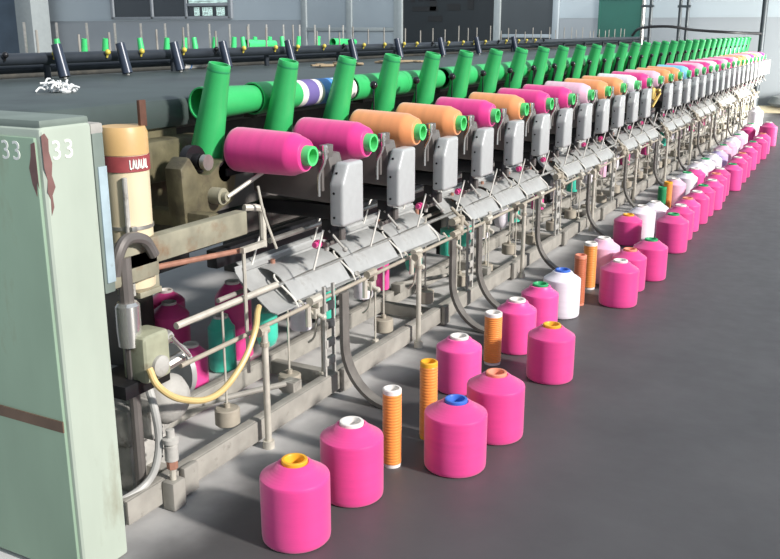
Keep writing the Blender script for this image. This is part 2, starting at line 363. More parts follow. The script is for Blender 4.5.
side = ob('side_post', B().box((-.02, 0, .22), (.09, .040, .44), .006).mesh('pb', 'cabtop'), cab, (-.03, .190, .80), label='narrow grey upright with pale blue panel')
ob('paint_panel', B().box((.026, .004, .19), (.006, .030, .32), .001).mesh('pp', 'bluegrey'), side)
ob('end_cap', B().box((-.02, 0, .45), (.09, .044, .03), .008).mesh('pc', 'dusty'), side)

# ------------------------------------------------------------------ winding machine frame
YE = 2.80 + PITCH*NU            # far end
mach = thing('winding_machine', 'long double-sided yarn winding machine with dark green-grey deck running away behind the cabinet', 'machine', (-3, 9.8, 0))
def mp(name, bb, mm, label=None):
    for v in bb.bm.verts: v.co -= Vector((-3, 9.8, 0))
    return ob(name, bb.mesh(name, mm), mach, label=label)
DX0, DX1, DZ = -2.435, -4.1, 1.25
f = B().prism([(DX0, DZ-.035), (DX0-.012, DZ-.012), (DX0-.045, DZ), (DX1, DZ), (DX1, DZ-.04), (DX0-.12, DZ-.04), (DX0-.12, DZ-.13), (DX0-.05, DZ-.13), (DX0-.012, DZ-.115), (DX0, DZ-.09)], 'y', 1.9, YE+.1)
mp('deck', f, 'deck')
mp('body_casing', B().box((-3.2, (2.75+YE)/2, .88), (1.2, YE-2.75, .66), .01), 'casing')
mp('casing_door', B().box((-2.58, (2.9+YE)/2, .72), (.03, YE-3.0, .3), .01), 'plate')
for k in range(10): mp('centre_leg', B().box((-3.2, 2.9+k*1.6, .28), (.8, .10, .56), .006), 'casing')
for x in (-1.905, -2.27):
    mp('floor_rail', B().box((x+.012, (1.81+YE)/2, .058), (.014, YE-1.81, .080), .003).box((x-.006, (1.81+YE)/2, .095), (.034, YE-1.81, .010), .002), 'rail')
mp('floor_rail', B().box((-4.4, (3.0+YE)/2, .05), (.06, YE-3.0, .08), .004), 'rail')
k = 0
y = 2.08
while y < YE:
    mp('cross_member', B().box((-2.08, y, .045), (.40, .045, .06), .004).box((-1.872, y, .06), (.022, .07, .10), .005), 'rail')
    if k % 2 == 0:
        mp('diagonal_brace', B().cyl((-2.25, y+.16, .13), (-1.95, y+.72, .13), .012).box((-2.24, y+.16, .115), (.06, .06, .05), .004).box((-1.95, y+.72, .115), (.06, .06, .05), .004), 'rail')
    y += 1.02; k += 1
posts = [2.49, 3.74, 5.2, 6.75, 8.1, 9.4, 10.75, 12.1, 13.5, 14.9, 16.3]
for y in posts:
    mp('post', B().cyl((-1.845, y, 0), (-1.845, y, .46), .0125, seg=12).cyl((-1.845, y, 0), (-1.845, y, .03), .022, seg=12), 'rod')
    mp('post_collar', B().cyl((-1.855, y-.025, .458), (-1.855, y+.025, .458), .019, seg=10).cyl((-1.845, y, .40), (-1.845, y, .415), .017), 'weight')
mp('rail_tube', B().cyl((-1.915, 2.12, .437), (-1.915, YE, .437), .0085, seg=10), 'weight')
mp('rail_tube', B().cyl((-1.95, 2.15, .56), (-1.95, 2.72, .56), .012, seg=10), 'rod')
mp('drive_shaft', B().cyl((-1.96, 2.7, .735), (-1.96, YE, .735), .011, seg=8), 'steel')
mp('drive_shaft', B().cyl((-2.22, 2.55, .80), (-2.22, YE, .80), .020, seg=8), 'black')
mp('tension_shaft', B().cyl((-2.0, 2.3, .53), (-2.0, YE, .53), .010, seg=8), 'steel')
mp('supply_rail', B().cyl((-2.14, 2.6, .50), (-2.14, YE, .50), .010, seg=8), 'rail')
mp('cradle_beam', B().box((-2.16, (2.6+YE)/2, .66), (.05, YE-2.6, .07), .006), 'black')
# curved feet with their uprights
feet = [3.02, 4.10, 4.45, 5.42, 6.55, 7.65, 8.8, 9.95, 11.1, 12.25, 13.4, 14.55, 15.7]
for i, y in enumerate(feet):
    pts = [(-1.83, y, .47), (-1.83, y, .26)] + [(-1.60-.23*math.cos(a), y, .005+.25*(1-math.sin(a))) for a in [j*PI/2/10 for j in range(1, 10)]] + [(-1.58, y, .006)]
    pts = [(p[0], p[1], max(p[2], .006)) for p in pts]
    mp('curved_foot', B().strip(pts, .052, .016), 'footiron')
for y in (3.02, 4.5, 6.05, 7.55, 9.3, 11.05, 12.8, 14.6):
    f = B()
    for d in (-.035, .035): f.box((-1.905, y+d, .29), (.012, .012, .40))
    for z in (.16, .24, .32, .40): f.box((-1.905, y, z), (.02, .07, .035), .004)
    mp('ladder_bracket', f, 'dusty')
for y in (3.45, 5.0, 6.85, 8.7, 10.5, 12.3, 14.1):
    mp('chain_bar', B().box((-2.22, y, .22), (.05, .45, .05), .01).ball((-2.19, y-.12, .22), .03).ball((-2.19, y+.05, .23), .026), 'black')
    mp('swing_arm', B().cyl((-1.93, y-.15, .47), (-2.2, y+.12, .24), .011).ball((-2.2, y+.12, .24), .03), 'dusty')
# far side, seen over the deck
mp('far_pipe', B().cyl((-3.92, 2.2, 1.355), (-3.92, YE, 1.355), .030, seg=14), 'pipe')
mp('far_pipe', B().cyl((-4.02, 2.2, 1.30), (-4.02, YE, 1.30), .022, seg=12), 'pipe')
for k in range(15): mp('pipe_bracket', B().cyl((-3.96, 2.5+k, 1.24), (-3.96, 2.5+k, 1.34), .018), 'pipe')
for i in range(26):
    y = 3.19 + i*.33 + random.uniform(-.05, .05)
    mp('knob', B().cyl((-3.885, y, 1.35), (-3.875, y, 1.375), .006, seg=6).ball((-3.875, y, 1.38), .016), 'yknob' if i % 5 else 'black', label='yellow ball knob' if i % 5 else 'black ball knob')
for i in range(30):
    y = 3.94 + i*.466
    mp('knob', B().cyl((-2.2, y, 1.06), (-2.2, y, 1.23), .0045, seg=6).ball((-2.2, y, 1.24), .020), 'blackknob', label='black ball knob')
mp('knob_rail', B().cyl((-2.2, 2.9, 1.05), (-2.2, YE, 1.05), .012, seg=8), 'black')
for i in range(44):
    y = 3.0 + i*.32 + random.uniform(-.08, .08)
    mp('guide_rod', B().cyl((-4.2, y, 1.02), (-4.2, y, 1.50 + random.uniform(-.03, .05)), .007, seg=6), 'rail')
mp('rod_rail', B().box((-4.2, (2.6+YE)/2, 1.16), (.06, YE-2.6, .30), .006), 'casing')
for i in range(29):
    y = 3.3 + i*.46
    t = thing('side_casing', nth(i+1) + ' small casing along the far side of the deck, from the cabinet end', 'machine head', (-4.32, y, 1.20), None, 'head casings along the far side')
    ob('casing', B().box((0, 0, .03), (.16, .22, .13), .015).mesh('casing', random.choice(['dusty', 'casing', 'olive', 'plate'])), t)
    ob('cap', B().cyl((0, .02, .09), (0, .02, .14), .03).mesh('cap', random.choice(['dusty', 'black', 'steel'])), t)
    ob('bracket', B().box((.07, -.14, .0), (.05, .04, .12)).mesh('bracket', 'dusty'), t)
dk = B().lathe([(.024, 0), (.030, 0), (.026, .17), (.016, .17), (.016, .14), (0, .14)], 16).mesh('dark_tube', 'darktube')
dkr = B().cyl((0, 0, -.012), (0, 0, .05), .010).mesh('dark_tube_peg', 'steel')
for i, y in enumerate((3.47, 3.93, 4.38, 4.85, 5.6, 6.5, 7.3, 8.2, 9.1, 10.2)):
    t = thing('slate_tube', nth(i+1) + ' leaning slate blue tube on the far edge of the deck, from the cabinet end', 'tube', (-3.80, y, 1.262), (0, -.25, 0), 'leaning slate tubes along the far pipe')
    ob('tube', dk, t); ob('peg', dkr, t)

# near left gearing between cabinet and first head
g = thing('gear_train', 'oily olive gear casting and beam between the green cabinet and the first winding head', 'machine gearing', (-2.2, 2.4, 0))
def gp(name, bb, mm, label=None):
    for v in bb.bm.verts: v.co -= Vector((-2.2, 2.4, 0))
    return ob(name, bb.mesh(name, mm), g, label=label)
gp('beam', B().box((-1.97, 2.20, .835), (.05, .70, .085), .006).box((-1.99, 1.98, .80), (.09, .22, .10), .012), 'olivelight')
gp('backing', B().box((-2.50, 2.38, .90), (.06, .85, .56), .01), 'olive')
gp('arm_casting', B().prism([(2.48, .80), (2.47, 1.02), (2.52, 1.06), (2.57, .99), (2.63, .98), (2.72, 1.03), (2.79, .96), (2.77, .86), (2.66, .83)], 'x', -2.25, -2.17, .012).box((-2.22, 2.52, .83), (.3, .06, .06), .01), 'olive')
gp('cross_casting', B().box((-2.36, 2.36, 1.05), (.25, .10, .10), .02).box((-2.42, 2.62, 1.02), (.10, .5, .16), .02), 'olive')
gp('hub', B().cyl((-2.2, 2.64, .90), (-2.12, 2.64, .90), .032, seg=16).cyl((-2.13, 2.64, .90), (-2.10, 2.64, .90), .018, seg=12), 'olivelight')
gp('gear', B().lathe([(0, 0), (.06, 0), (.06, .03), (.03, .03), (.03, .06), (0, .06)], 18, (-2.24, 2.60, 1.03), (1, 0, 0)).lathe([(0, 0), (.04, 0), (.04, .03), (0, .03)], 14, (-2.2, 2.72, .98), (1, 0, 0)), 'black')
gp('gear', B().lathe([(0, 0), (.03, 0), (.03, .02), (0, .02)], 14, (-2.17, 2.60, 1.03), (1, 0, 0)), 'steel')
gp('lever', B().cyl((-2.10, 2.64, .90), (-2.02, 2.82, 1.0), .008), 'rod')
gp('bent_pipe', B().tube([(-1.93, 1.88, .80), (-1.92, 1.89, .86), (-1.92, 1.93, .90), (-1.92, 2.0, .885), (-1.92, 2.04, .83)], .018, 10), 'plate')
gp('pink_rod', B().cyl((-1.99, 1.98, .775), (-1.96, 2.53, .735), .010), 'copper')
gp('hook_bracket', B().tube([(-1.93, 2.50, .28), (-1.93, 2.50, .66), (-1.93, 2.50, .74)], .007, 6, 1).box((-1.93, 2.56, .745), (.018, .14, .02)), 'rod')
gp('hook_bracket', B().tube([(-1.96, 2.66, .72), (-1.96, 2.66, .84), (-1.96, 2.64, .87), (-1.98, 2.58, .88)], .013, 8, 4), 'rod')
gp('wire', B().tube([(-1.93, 2.60, .96), (-1.92, 2.62, .85), (-1.90, 2.66, .72)], .005, 6, 3), 'rod')
gp('rust_bar', B().box((-1.985, 2.10, 1.255), (.012, .028, .08), .002), 'rust')
gp('under_plate', B().box((-2.42, 2.35, .64), (.05, .8, .12), .008), 'black')
gp('pot', B().lathe([(0, 0), (.035, 0), (.038, .05), (.038, .13), (.030, .14), (0, .14)], 18, (-1.95, 1.94, .56)), 'chrome', 'bright steel pot')
gp('pot_stand', B().cyl((-1.95, 1.94, .0), (-1.95, 1.94, .57), .018).cyl((-1.95, 1.94, .69), (-1.95, 1.94, .84), .022), 'plate')

gb = thing('gearbox', 'small sage green gearbox with round cover and lever beside the green cabinet', 'gearbox', (-1.93, 1.985, .02))
ob('gearbox_body', B().box((0, 0, .50), (.10, .115, .155), .018, seg=3).mesh('gbx', 'sage'), gb)
ob('cover', B().lathe([(0, 0), (.034, 0), (.034, .012), (.024, .02), (0, .022)], 18, (.05, 0, .47), (1, 0, 0)).mesh('gbc', 'dusty'), gb)
ob('lever', B().cyl((.055, .055, .55), (.06, .13, .46), .007).mesh('gbl', 'chrome'), gb)
ob('boss', B().cyl((-.02, .05, .50), (-.02, .13, .52), .022).cyl((.0, .05, .43), (.02, .14, .45), .020).mesh('gbb', 'steel'), gb)
ob('base_block', B().box((-.06, -.02, .41), (.16, .20, .045), .006).mesh('gbd', 'black'), gb)
mo = thing('drive_casting', 'dust covered cast iron drive housing on the floor behind the green cabinet', 'machine gearing', (-2.02, 2.08, 0))
ob('housing', B().lathe([(0, 0), (.07, 0), (.085, .03), (.085, .15), (.065, .18), (.03, .2), (0, .2)], 22, (-.08, .02, .32), (1, 0, 0)).box((-.08, .0, .24), (.16, .22, .14), .03).mesh('hs', 'dusty'), mo)
ob('rib', B().box((.04, -.07, .28), (.06, .014, .14), .004).box((.04, -.02, .28), (.06, .014, .14), .004).mesh('rb', 'dusty'), mo)
ob('shaft_disc', B().lathe([(0, 0), (.095, 0), (.095, .02), (0, .02)], 26, (-.06, .20, .34), (.25, 1, 0)).mesh('sd', 'tray'), mo)
ob('foot', B().box((-.08, 0, .085), (.12, .18, .17), .01).mesh('ft', 'dusty'), mo)
ob('spring', B().tube([(.06+.014*math.cos(a*2.4), -.04+.014*math.sin(a*2.4), .27-.01*a) for a in range(16)], .004, 6, 3).mesh('spg', 'black'), mo)
thing('grey_hose', 'grey rubber hose curving down from the cast drive housing', 'hose', (0, 0, 0), me=B().tube([(-1.93, 1.985, .40), (-1.90, 1.97, .345), (-1.895, 1.975, .27), (-1.895, 1.97, .20), (-1.90, 1.945, .135), (-1.91, 1.90, .10), (-1.92, 1.83, .09), (-1.95, 1.76, .085)], .013, 10).mesh('grey_hose', 'greyhose'))
thing('amber_hose', 'amber yellow hose sagging from the sage gearbox up to the rail tube', 'hose', (0, 0, 0), me=B().tube([(-1.87, 1.93, .50), (-1.84, 1.93, .45), (-1.83, 2.00, .385), (-1.83, 2.13, .33), (-1.83, 2.24, .335), (-1.83, 2.35, .40), (-1.84, 2.43, .48), (-1.865, 2.48, .525), (-1.895, 2.53, .53)], .011, 10).mesh('amber_hose', 'yellowhose'))
va = thing('grease_valve', 'small upright steel grease valve standing on the floor rail beside the cabinet', 'valve', (-1.86, 1.99, 0))
ob('stem', B().cyl((0, 0, 0), (0, 0, .27), .010).mesh('vs', 'rod'), va)
ob('valve_body', B().lathe([(0, .17), (.022, .17), (.022, .22), (.016, .225), (.026, .23), (.026, .245), (.014, .25), (.014, .275), (0, .28)], 16).mesh('vb', 'dusty'), va)
ob('nut', B().lathe([(0, .14), (.018, .14), (.018, .172), (0, .172)], 6).mesh('vn', 'copper'), va)
ob('bracket', B().box((0, 0, .05), (.05, .06, .10), .008).mesh('vbr', 'rail'), va)

tk = thing('oil_tank', 'aged cream plastic cylinder with ochre cap and maroon band standing beside the cabinet', 'tank', (-2.03, 2.06, .70))
ob('tank_body', B().lathe([(0, 0), (.05, 0), (.066, .015), (.069, .05), (.071, .50), (0, .50)], 30).mesh('tb', 'cream'), tk)
ob('cap', B().lathe([(0, .435), (.0735, .435), (.0735, .50), (.066, .518), (0, .52)], 30).mesh('tc', 'creamcap'), tk)
ob('label_band', B().lathe([(.0705, .385), (.0745, .385), (.0745, .432), (.0705, .432)], 30).mesh('tl', 'band'), tk)
f = B()
for k, (a0, kind) in enumerate(((-.62, 0), (-.47, 1), (-.36, 0), (-.24, 1), (-.12, 0), (.02, 1), (.14, 0))):
    def PA(a, z): return (.0752*math.cos(a), .0752*math.sin(a), z)
    f.tube([PA(a0-.04, .395), PA(a0+.01, .423), PA(a0+.06, .396)] if kind else [PA(a0, .422), PA(a0+.01, .394), PA(a0+.07, .398)], .0022, 5, 3)
ob('scrawl', f.mesh('ts', 'letter'), tk)
ob('strap', B().lathe([(.069, .205), (.0735, .205), (.0735, .216), (.069, .216)], 30).box((.052, -.052, .21), (.035, .022, .02), .003).mesh('tst', 'steel'), tk)
ob('holder', B().box((.0, .02, -.01), (.10, .10, .02), .004).box((.035, .02, .05), (.012, .10, .12), .003).mesh('th', 'olivelight'), tk)
ob('sight_pipe', B().cyl((.05, -.06, .0), (.05, -.06, .37), .008).mesh('tsp', 'dusty'), tk)

# ------------------------------------------------------------------ winding units
COLS = ['pinkx', 'pinkx', 'orangex', 'orangex', 'pinkx', 'orangex', 'pinkx', 'pinkx', 'palepinkx', 'orangex', 'orangex', 'whitex', 'pinkx', 'palepinkx', 'orangex', 'orangex', 'bluex', 'pinkx', 'palepinkx', 'pinkx', 'whitex', 'pinkx', 'palepinkx', 'pinkx', 'palepinkx', 'orangex', 'orangex', 'palepinkx', 'pinkx', 'orangex', 'palepinkx', 'pinkx']
CW = {'pinkx': 'bright pink', 'orangex': 'orange', 'palepinkx': 'pale pink', 'whitex': 'white', 'bluex': 'light blue'}
hous = B().prism([(0, 0), (0, .165), (.045, .245), (.16, .245), (.16, 0)], 'x', -.035, .03, .016, 4).mesh('housing', 'grey')
scr = B().cyl((0, -.002, .02), (0, .004, .02), .005).mesh('screw', 'black')
head_plate = B().prism([(-.42, .10), (-.42, .24), (-.30, .275), (-.06, .275), (-.04, .20), (-.04, .08)], 'y', .035, .13, .01).mesh('rear_casing', 'plate')
lower = B().box((-.22, .08, .045), (.36, .08, .06), .008).box((-.08, .08, -.02), (.05, .06, .10), .006).mesh('lower_frame', 'black')
arm = B().tube([(-.06, -.03, .12), (-.058, -.03, .20), (-.035, -.028, .25), (-.03, -.028, .31)], .007, 6, 3).box((-.032, -.028, .29), (.012, .02, .055), .003).mesh('guide_arm', 'chrome')
hold = B().box((-.05, .01, .29), (.03, .06, .05), .006).cyl((-.075, -.10, .285), (-.04, .0, .285), .012).box((-.055, -.022, .20), (.02, .016, .12), .003).mesh('tube_holder', 'plate')
wire = B().tube([(-.10, -.02, -.18), (-.085, -.005, -.10), (-.07, .01, -.02)], .0045, 6, 2).mesh('guide_wire', 'whitewire')
lever = B().cyl((-.07, .05, -.03), (-.02, .09, -.11), .005).ball((-.02, .09, -.11), .011).cyl((-.12, .11, -.13), (-.10, .11, .0), .010).mesh('tension_lever', 'dusty')
joint = B().box((-.06, .12, -.055), (.035, .035, .05), .006).cyl((-.09, .05, -.09), (-.09, .15, -.09), .012).mesh('joint', 'plate')
redbit = B().cyl((-.12, .02, -.09), (-.12, .07, -.09), .012).cyl((-.12, .035, -.09), (-.12, .05, -.09), .018).mesh('yarn_roller', M['pink'])
peg = B().cyl((-.50, -.16, .20), (-.445, -.165, .46), .012).box((-.44, -.06, .21), (.14, .26, .03), .005).mesh('cone_peg', 'black')
barrel = B().lathe([(0, 0), (.04, 0), (.045, .02), (.045, .10), (.02, .12), (0, .12)], 14, (-.06, .06, .12), (0, .3, 1)).cyl((-.03, .02, .06), (.01, .12, .18), .014).ball((.0, .1, .2), .024).mesh('brass_gear', 'brass')
GH = 'winding heads along the aisle'
guide = (B().cyl((-.13, -.02, -.33), (-.13, -.02, -.42), .012).box((-.135, .03, -.375), (.04, .035, .045), .006).cyl((-.15, .02, -.36), (-.09, .03, -.39), .009)
         .ball((-.11, .06, -.40), .014).tube([(-.14, .05, -.34), (-.15, .07, -.42), (-.17, .08, -.50), (-.20, .08, -.53)], .005, 6, 3).cyl((-.16, -.05, -.30), (-.13, .02, -.38), .006)).mesh('thread_guide', 'rod')
drop = B().cyl((-.145, .10, -.33), (-.145, .10, -.67), .0045, seg=6).box((-.145, .10, -.665), (.02, .03, .02), .003).mesh('drop_rod', 'rod')
for k in range(NU):
    y = 2.91 + PITCH*k
    cw = CW[COLS[k]]
    lab = ('%s winding head from the green cabinet, grey housing below a %s package' % (nth(k+1), cw)) if k != 12 else 'thirteenth winding head from the green cabinet, its grey housing missing and brass gears bare'
    h = thing('winder_unit', lab, 'winding head', (-1.79, y, .765), None, GH)
    if k != 12:
        ho = ob('housing', hous, h)
        for yy, zz in ((.0, .11), (.0, .015), (.022, .185)): ob('screw', scr, ho, (-.012, yy-.0005, zz))
    else:
        ob('brass_gear', barrel, h)
    ob('rear_casing', head_plate, h); ob('lower_frame', lower, h); ob('guide_arm', arm, h); ob('tube_holder', hold, h)
    ob('guide_wire', wire, h); ob('tension_lever', lever, h); ob('joint', joint, h); ob('cone_peg', peg, h)
    if k % 3 != 1: ob('yarn_roller', redbit, h)
    ob('thread_guide', guide, h); ob('drop_rod', drop, h)
# wound packages lying across the machine on green tubes
PK = {}
for c in set(COLS):
    PK[c] = B().lathe([(.030, 0), (.074, 0), (.081, .003), (.0845, .010), (.0855, .025), (.082, .20), (.0805, .264), (.079, .274), (.075, .282), (.062, .318), (.058, .322), (.033, .322)], 40, (-.352, 0, 0), (1, 0, 0)).mesh('wound_yarn', c)
ptube = B().lathe([(.034, -.375), (.039, -.375), (.039, -.05), (.037, .0), (.027, .0), (.026, -.015), (.022, -.06), (0, -.06)], 28, (0, 0, 0), (1, 0, 0)).mesh('package_tube', 'greenlight')
for k in range(NU):
    t = thing('wound_package', '%s wound package in the row from the green cabinet, %s yarn' % (nth(k+1), CW[COLS[k]]), 'yarn package', (-1.815, 2.79+PITCH*k, 1.052), (0, .015, 0), 'wound yarn packages lying in the winding row')
    ob('yarn', PK[COLS[k]], t); ob('tube', ptube, t)
# leaning green cones
gc = B().lathe([(.060, .0), (.066, 0), (.0665, .008), (.0425, .388), (.0435, .394), (.0405, .404), (.033, .404), (.033, .36), (0, .36)], 30).mesh('green_cone', 'green')
nub = B().lathe([(.0438, .376), (.0447, .380), (.0438, .384)], 30).mesh('cone_rim', 'dkgreen')
skip = {}
for k in range(33):
    t = thing('green_cone_tube', '%s leaning green cone tube along the machine from the green cabinet' % nth(k+1), 'cone tube', (-2.29, 2.745+.466*k, .985), (random.uniform(-.035, .035), .235, 0), 'leaning green cone tubes behind the packages')
    ob('cone', gc, t); ob('rim', nub, t)
# cones lying end to end along the deck edge
def lying(y0, y1, r0, r1, mm, lab, rings=()):
    t = thing('lying_cone', lab, 'cone tube', (-2.366, y0*1.028, 1.218), None, 'cone tubes lying end to end along the deck edge')
    h = (y1-y0)*1.028
    ob('cone', B().lathe([(r1-.006, h), (r0-.006, .01), (r0-.006, 0), (r0, 0), (r0+.001, .008), (r1, h), (r1-.006, h)], 30, (0, 0, 0), (0, 1, 0)).mesh('lying_cone', mm), t)
    for a, c, m2 in rings:
        ra, rc = r0+(r1-r0)*a/h+.001, r0+(r1-r0)*c/h+.001
        ob('band', B().lathe([(ra-.003, a), (ra+.0008, a), (rc+.0008, c), (rc-.003, c)], 30, (0, 0, 0), (0, 1, 0)).mesh('band', m2), t)
lying(2.76, 3.10, .066, .056, 'green', 'open-ended green cone lying at the cabinet end of the deck edge row')
lying(3.085, 3.40, .068, .060, 'green', 'green cone lying on the deck edge between first two leaning cones')
lying(3.38, 3.86, .060, .056, 'cardwhite', 'white and blue banded tube lying on the deck edge behind the second leaning cone', ((.05, .14, 'purple'), (.19, .31, 'skyblue'), (.33, .42, 'skylight')))
yy = 3.87
for k in range(18):
    l = .535
    gap = k % 5 == 1
    lying(yy, yy+l-(.05 if gap else .0), .0635, .054 if gap else .0625, 'green', '%s green cone lying on the deck edge beyond the blue banded tube' % nth(k+1))
    yy += l
mp('cone_rail', B().cyl((-2.366, 3.1, 1.216), (-2.366, YE, 1.216), .018, seg=10), 'black')
for k in range(15): mp('rail_bracket', B().box((-2.40, 3.2+k*.94, 1.185), (.06, .02, .10)), 'casing')

# trays
def tray(i, y0):
    t = thing('thread_tray', '%s grey sheet metal tray with arched covers along the machine front, from the cabinet' % nth(i+1), 'tray', (-2.03, y0, .45), None, 'thread trays along the machine front')
    L = 1.50
    ob('pan', B().sheet([(.095, -.005), (.06, .0), (-.075, .105), (-.10, .135), (-.105, .16)], -.10, L-.06, .004).mesh('pan', 'tray'), t)
    ob('back_strip', B().sheet([(-.085, .135), (-.125, .165), (-.135, .20)], -.06, L-.06, .004).mesh('strip', 'tray'), t)
    f = B()
    prof = [(.088, .004)] + [(.085-.17*s, .012+.115*s+.034*math.sin(PI*min(1, s*1.05))) for s in (.12, .25, .4, .55, .7, .85, .95)]
    for j in range(3):
        c = B().sheet(prof, .0, .425, .004)
        for v in c.bm.verts:                        # each cover stands a little proud at its near end
            v.co.z += .010*(1-v.co.y/.425)
        ob('arched_cover', c.mesh('cover', 'tray'), t, (0, .03+.45*j, 0))
    for j in range(4):
        yj = .03+.45*j - (0 if j < 3 else .03)
        c = B().tube([(.094, yj+.012, -.01), (.086, yj-.006, .03), (.05, yj-.014, .065), (.0, yj-.012, .105), (-.012, yj+.03, .118)], .0042, 6, 4)
        ob('clip', c.mesh('clip', 'whitewire'), t)
        ob('hook', B().tube([(-.10, yj-.03, .13), (-.09, yj-.005, .20), (-.082, yj+.015, .255), (-.082, yj+.05, .262)], .004, 6, 3).mesh('hook', 'whitewire'), t)
        ob('stud', B().cyl((-.07, yj+.08, .09), (-.07, yj+.08, .15), .010).mesh('stud', 'copper'), t)
for i in range(8): tray(i, 2.80+1.77*i)
for i in range(9):     # jointed brass and iron linkages under the gaps between trays
    y = 2.80+1.77*i-.17
    if i: mp('link_joint', B().cyl((-1.95, y-.05, .50), (-1.95, y+.08, .50), .022, seg=10).cyl((-1.93, y+.03, .42), (-1.93, y+.03, .52), .014, seg=8).ball((-1.92, y-.02, .46), .026).cyl((-1.9, y+.05, .47), (-2.0, y+.05, .56), .010), 'weight')
for k in range(NU): mp('rail_clamp', B().cyl((-1.905, 2.9+PITCH*k-.02, .455), (-1.905, 2.9+PITCH*k+.05, .455), .018, seg=8).box((-1.91, 2.9+PITCH*k+.045, .44), (.03, .03, .05), .004), 'weight' if k % 2 else 'rod')

# hanging weights
wt = B().lathe([(0, 0), (.042, 0), (.047, .005), (.047, .062), (.042, .066), (.012, .068), (.012, .085), (0, .085)], 22).mesh('weight_block', 'weight')
wr = B().cyl((0, 0, .07), (0, 0, .46), .0045, seg=6).mesh('weight_rod', 'rod')
wy = [2.45, 2.86, 3.67, 4.13, 4.58, 4.97, 5.37, 5.82] + [6.25+.44*k for k in range(24)]
for i, y in enumerate(wy):
    h = random.uniform(-.02, .03)
    t = thing('hanging_weight', '%s beige iron weight hanging on a thin rod below the trays, from the cabinet' % nth(i+1), 'weight', (-2.0, y, .075+h), None, 'round weights hanging on rods below the trays')
    ob('weight', wt, t); ob('rod', wr, t)
# yarn hanging from the supply rail
def hang(name, r, hgt, mm, bullet=False):
    pr = [(0, 0), (r*.5, .0), (r*.8, .012), (r, .04), (r, hgt-.01), (r*.9, hgt), (0, hgt)] if bullet else [(0, 0), (r*.96, 0), (r, .006), (r, hgt-.006), (r*.94, hgt), (0, hgt)]
    return B().lathe(pr, 26).mesh(name, mm)
peg2 = B().cyl((0, 0, -.02), (0, 0, .25), .006).cyl((0, 0, .245), (-.055, 0, .245), .006).mesh('hanger', 'steel')
HG = [(2.83, 'teal', 1, 'round-bottomed teal supply package hanging behind the first front post'), (3.08, 'white', 0, 'white supply package hanging below the first tray beside a teal one'),
      (3.28, 'teal', 0, 'straight teal supply package hanging below the middle of the first tray'), (3.62, 'white', 0, 'white supply package hanging beside the first ladder bracket'), (3.79, 'rose', 0, 'pink supply package hanging below the first tray'),
      (4.16, 'teal', 1, 'rounded teal supply package hanging just past the second front post'), (4.60, 'teal', 0, 'straight teal supply package hanging between first and second trays'), (4.83, 'teal', 1, 'rounded teal supply package hanging at the start of the second tray'),
      (5.09, 'white', 0, 'first white supply package hanging below the second tray'), (5.43, 'white', 1, 'rounded white supply package hanging below the second tray'), (5.66, 'teal', 0, 'teal supply package hanging below the end of the second tray')]
cyc = ['rose', 'white', 'teal', 'white', 'palepink', 'white', 'pink', 'white']
for k in range(22):
    c = cyc[k % 8]; HG.append((6.15+.42*k, c, k % 2, '%s supply package beyond the third front post, %s yarn hanging below the trays' % (nth(k+1), {'rose': 'pink', 'palepink': 'pale pink', 'pink': 'bright pink'}.get(c, c))))
for y, c, bl, lab in HG:
    t = thing('supply_package', lab, 'yarn package', (-2.085, y, .255), None, 'supply packages hanging below the trays')
    ob('yarn', hang('supply_yarn', .046, .15, c, bl), t); ob('hanger', peg2, t)
# packages standing under the deck near the cabinet
def stand(mm, r, h, loc, lab, core='cardwhite', rot=None, grp='packages standing under the deck near the gearbox'):
    t = thing('yarn_package', lab, 'yarn package', loc, rot, grp)
    ob('yarn', B().lathe([(.03, .004), (r-.01, .0), (r, .01), (r, h*.82), (r-.012, h*.88), (.036, h), (.03, h)], 32).mesh('y', mm), t)
    ob('core', B().lathe([(0, .002), (.03, .002), (.034, h-.03), (.034, h+.012), (.026, h+.012), (.025, h-.04), (0, h-.05)], 24).mesh('c', core), t)
stand('teal', .062, .25, (-2.50, 3.05, 0), 'tall teal package standing under the deck with a pink one behind it')
stand('pink', .085, .36, (-2.56, 3.22, 0), 'tall magenta package standing behind the tall teal one')
stand('rose', .09, .27, (-2.80, 3.05, 0), 'magenta package standing under the deck beside a pale pink one')
stand('rose', .09, .25, (-3.0, 3.25, 0), 'magenta package half hidden at the back under the deck')
stand('palepink', .075, .22, (-2.70, 2.76, 0), 'pale pink package with green core standing behind the gearbox', 'coregreen')
stand('rose', .07, .18, (-2.50, 2.84, 0), 'low pink package with white core beside the tall teal one')

# ------------------------------------------------------------------ packages on the floor of the aisle
YM, CM, RM, TM = {}, {}, {}, {}
def fyarn(mm, r, h):
    key = (mm, r, h)
    if key not in YM:
        s = h*.815
        YM[key] = B().lathe([(.030, .003), (r*.955, .003), (r*.985, .007), (r*.998, .018), (r, .05), (r*1.002, s-.006), (r*.998, s-.001), (r*.985, s+.003), (r*.80, s+.0165), (r*.62, s+.028), (.052, h-.005), (.044, h-.003), (.036, h-.010)], 48).mesh('floor_yarn', mm)
    return YM[key]
def fcore(mm, h):
    key = (mm, h)
    if key not in CM:
        CM[key] = B().lathe([(0, .001), (.032, .001), (.036, h-.06), (.040, h-.002), (.040, h+.005), (.038, h+.007), (.031, h+.007), (.0285, h+.002), (.026, h-.05), (0, h-.06)], 30).mesh('floor_core', mm)
    return CM[key]
def floorpkg(x, y, mm, core, lab, r=.104, h=.245, grp='yarn packages standing in the aisle'):
    t = thing('yarn_package', lab, 'yarn package', (x, y, 0), (0, 0, random.uniform(0, 6)), grp)
    ob('yarn', fyarn(mm, r, h), t); ob('core', fcore(core, h), t, label={'yellow': 'yellow core', 'blue': 'blue core', 'coregreen': 'green core', 'salmon': 'salmon core'}.get(core))
    return t
A = floorpkg
A(-1.412, 2.03, 'pink', 'yellow', 'pink yarn package with yellow core standing at the cabinet end of the aisle row', .106, .255)
